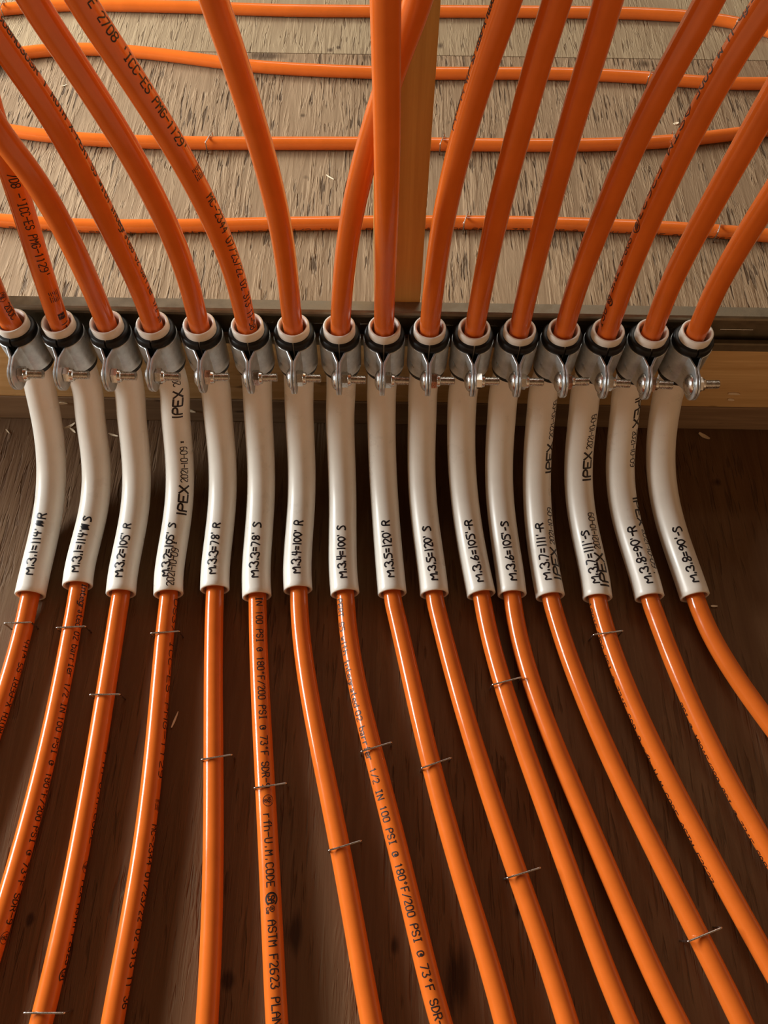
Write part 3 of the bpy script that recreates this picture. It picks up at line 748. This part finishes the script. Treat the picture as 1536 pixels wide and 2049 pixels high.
# ------------------------------------------------------------------ tubes lying on the far subfloor
FARL = [('topmost orange tube on the weathered subfloor behind the stud', [(-30, 22), (10, 19), (60, 13), (130, 9), (230, 11), (400, 15), (480, 18), (512, 20), (730, 22.5), (900, 23), (1050, 24), (1160, 24.5), (1300, 27.5), (1400, 34), (1450, 39), (1536, 61), (1600, 82)]),
        ('second orange tube from the top on the weathered subfloor', [(-40, 122), (50, 103), (110, 98.5), (170, 97), (280, 104), (420, 122), (520, 135), (600, 139), (730, 145), (900, 147), (1060, 147), (1180, 149), (1290, 155), (1380, 163), (1450, 168), (1530, 168), (1600, 166)]),
        ('third orange tube from the top on the weathered subfloor', [(-40, 250), (20, 263), (80, 271), (180, 280), (280, 284), (480, 287), (600, 287), (700, 287), (900, 289), (1100, 291), (1250, 288), (1350, 283), (1440, 272), (1536, 260), (1600, 253)]),
        ('orange tube on the weathered subfloor nearest the strut channel', [(-60, 436), (10, 442), (100, 449), (180, 452.5), (270, 453), (380, 452), (480, 450), (560, 447.5), (660, 447), (730, 445), (860, 445), (920, 445), (1030, 446), (1130, 448), (1250, 453), (1350, 457), (1450, 464), (1536, 471), (1600, 477)])]
far = []
for lab, pl in FARL:
    us = np.array([p[0] for p in pl]); vv = np.array([p[1] for p in pl])
    uu = np.linspace(us[0], us[-1], 120); v2 = pchip(us, vv, uu)
    for _ in range(30): v2[1:-1] = (v2[:-2] + 2*v2[1:-1] + v2[2:]) / 4
    pts = np.array([at_z(u, v, R_PEX) for u, v in zip(uu, v2)])
    a = pts[0] + (pts[0] - pts[3]) * 4; b = pts[-1] + (pts[-1] - pts[-4]) * 4
    fp = Path(np.vstack([[a], pts, [b]]), 0.008, 3)
    V, Fc = sweep(fp.P, fp.T, R_PEX, 20)
    t = link('heating_tube', mesh('heating_tube', V, Fc, M_ORANGE))
    tag(t, lab, 'tube', 'orange tubes laid on the far subfloor'); far.append((t, fp))
k = Ink(far[3][1], R_PEX, True); k.u = np.array([proj(p)[0] for p in far[3][1].P])
k.text("ROTH X-PERT S5 with integrated O2 barrier 1/2 IN 100 PSI @ 180\u00b0F/200 PSI @ 73\u00b0F SDR-9 rfh-U.M.CODE ASTM F2623", 20, 1480, -0.9, h=0.0046)
k.build(far[3][0], M_INK, 'printed_lettering')

# ------------------------------------------------------------------ wire staples
def bent_wire(pts, r=0.00075):
    P = []
    pts = [np.array(p, float) for p in pts]
    P.append(pts[0])
    for a, b, c in zip(pts, pts[1:], pts[2:]):
        k = 0.0016; u = (a - b) / np.linalg.norm(a - b); w = (c - b) / np.linalg.norm(c - b)
        for t in np.linspace(0, 1, 6): P.append(b + u * k * (1-t)**2 + w * k * t**2)
    P.append(pts[-1])
    P = np.array(P); T = np.gradient(P, axis=0); T /= np.linalg.norm(T, axis=1)[:, None]
    return sweep(P, T, r, 8)

def staple(a, b, label, group):
    """a, b: crown ends; legs go straight down into the subfloor"""
    a = np.array(a); b = np.array(b); m = (a + b) / 2
    lean = np.array([0, 0, 0])
    pts = [np.array([a[0], a[1], 0.0002]), a, b, np.array([b[0], b[1], 0.0002])]
    V, Fc = bent_wire([p - np.array([m[0], m[1], 0]) for p in pts])
    o = link('wire_staple', mesh('wire_staple', V, Fc, M_WIRE)); o.location = (m[0], m[1], 0)
    tag(o, label, 'staple', group)
ZC = 2 * R_PEX + 0.0009
NEAR_ST = [(1, (8, 1247), (62, 1245), ''), (2, (112, 1256), (170, 1253), ''), (3, (179, 1390), (239, 1389), ' in mid run'), (4, (301, 1267), (358, 1263), ''), (5, (402, 1520), (463, 1510), ''), (6, (508, 1577), (572, 1567), ''),
           (7, (657, 1702), (722, 1682), ''), (8, (722, 1504), (783, 1485), ''), (9, (843, 1537), (902, 1516), ''), (10, (1014, 1757), (1081, 1736), ''), (11, (985, 1370), (1043, 1355), ''), (13, (1376, 1884), (1444, 1856), ''), (14, (1187, 1270), (1246, 1262), ''), (3, (47, 2027), (128, 2027), ' at bottom')]
for i, a, b, ex in NEAR_ST:
    staple(at_z(*a, ZC), at_z(*b, ZC), f"wire staple{ex} over the floor tube from conduit {MARK[i-1]}", 'wire staples over the near tubes')
FAR_ST = [(0, 10, 'at the left edge over the topmost far tube'), (0, 1476, 'near the right end of the topmost far tube'), (1, 1298, 'over the second far tube between two right-hand risers'), (1, 1532, 'at the right edge over the second far tube'),
          (2, 420, 'left of the stud over the third far tube'), (2, 884, 'right beside the stud over the third far tube'), (2, 1343, 'at the right over the third far tube'), (3, 931, 'right of the stud over the nearest far tube'), (3, 1434, 'at the right over the nearest far tube')]
for j, u, lab in FAR_ST:
    fp = far[j][1]; us = np.array([proj(p)[0] for p in fp.P]); s = float(np.interp(u, us, fp.s)); p, t = fp.at(s)
    n = np.array([-t[1], t[0], 0]); n /= np.linalg.norm(n); n = n if n[1] > 0 else -n
    sk = t * 0.003
    a = p - n * 0.0105 - sk; b = p + n * 0.0105 + sk; a[2] = b[2] = ZC
    staple(a, b, 'bright wire staple ' + lab, 'wire staples over the far tubes')

# ------------------------------------------------------------------ shavings and splinters
def chip(c, L, wd, th, rz, tilt, label, curl=0.3):
    n = 7; V, Fc = [], []
    for k in range(n):
        t = k / (n - 1); x = (t - 0.5) * L; w = wd * (0.25 + 0.75 * math.sin(math.pi * min(1, 0.12 + t * 0.85))); z = curl * L * (t - 0.5)**2
        for yy, zz in ((-w/2, 0), (w/2, 0), (w/2, th), (-w/2, th)): V.append((x, yy, z + zz))
    for k in range(n - 1):
        for q in range(4): Fc.append((4*k+q, 4*k+(q+1) % 4, 4*k+4+(q+1) % 4, 4*k+4+q))
    Fc.append((3, 2, 1, 0)); Fc.append((4*n-4, 4*n-3, 4*n-2, 4*n-1))
    o = link('wood_shaving', mesh('wood_shaving', V, Fc, M_CHIP, False)); o.location = tuple(c); o.rotation_euler = (tilt, 0, rz)
    tag(o, label, 'wood shaving', 'loose wood shavings')
chip(at_z(660, 355, 0.0003), 0.013, 0.0016, 0.0006, -0.7, 0, 'pale splinter on the far subfloor left of the tube crossing behind', 0.1)
chip(at_z(1352, 248, 0.0003), 0.007, 0.004, 0.001, 0.4, 0, 'pale chip on the far subfloor just above the third far tube')
chip(at_z(128, 382 - 210, 0.0003), 0.008, 0.0015, 0.0005, 0.5, 0, 'tiny pale shaving on the far subfloor at upper left')
chip(at_z(140, 853, 0.0006), 0.012, 0.0025, 0.0006, 0.6, 0.3, 'curled shaving between the first two conduits at the plate foot', 0.8)
chip(at_z(147, 862, 0.0006), 0.009, 0.002, 0.0005, -0.7, 0.3, 'short shaving just below the curled one beside the second conduit', 0.6)
chip(at_z(228, 871, 0.0006), 0.011, 0.002, 0.0005, -0.3, 0.2, 'thin shaving on the dark subfloor right of the second conduit', 0.5)
chip(at_z(16, 864, 0.0006), 0.007, 0.0012, 0.0005, -0.8, 0.1, 'thin splinter on the dark subfloor at the left edge', 0.3)
chip(at_z(1408, 873, 0.0006), 0.012, 0.004, 0.0007, -0.6, 0.1, 'brown shaving on the dark subfloor right of the last conduit', 0.3)
chip(at_z(1428, 1213, 0.0006), 0.006, 0.002, 0.0005, 0.0, 0.0, 'small chip on the dark subfloor right of the last conduit end', 0.2)
chip(at_z(35, 1765, 0.0006), 0.022, 0.0009, 0.0005, 1.05, 0, 'long thin splinter on the dark subfloor at lower left', 0.05)
chip(at_z(350, 1440, 0.0006), 0.014, 0.0016, 0.0005, 1.3, 0, 'reddish splinter on the dark subfloor left of tube marked 78 feet R', 0.1)
for (u, v, L, lab) in ((1468, 787, 0.011, 'pale chip stuck on the pine board right of the last clamp'), (1462, 799, 0.006, 'smaller pale chip stuck on the pine board under the other chip'), (126, 806, 0.009, 'pale chip stuck on the wall plate between the first two conduits'), (384, 822, 0.008, 'pale chip stuck on the wall plate left of the conduit marked 78 feet R')):
    p = at_y(u, v, WALL_Y - 0.0004)
    chip(p, L, 0.0035, 0.0008, random.uniform(-0.2, 0.2), math.pi / 2, lab, 0.1)
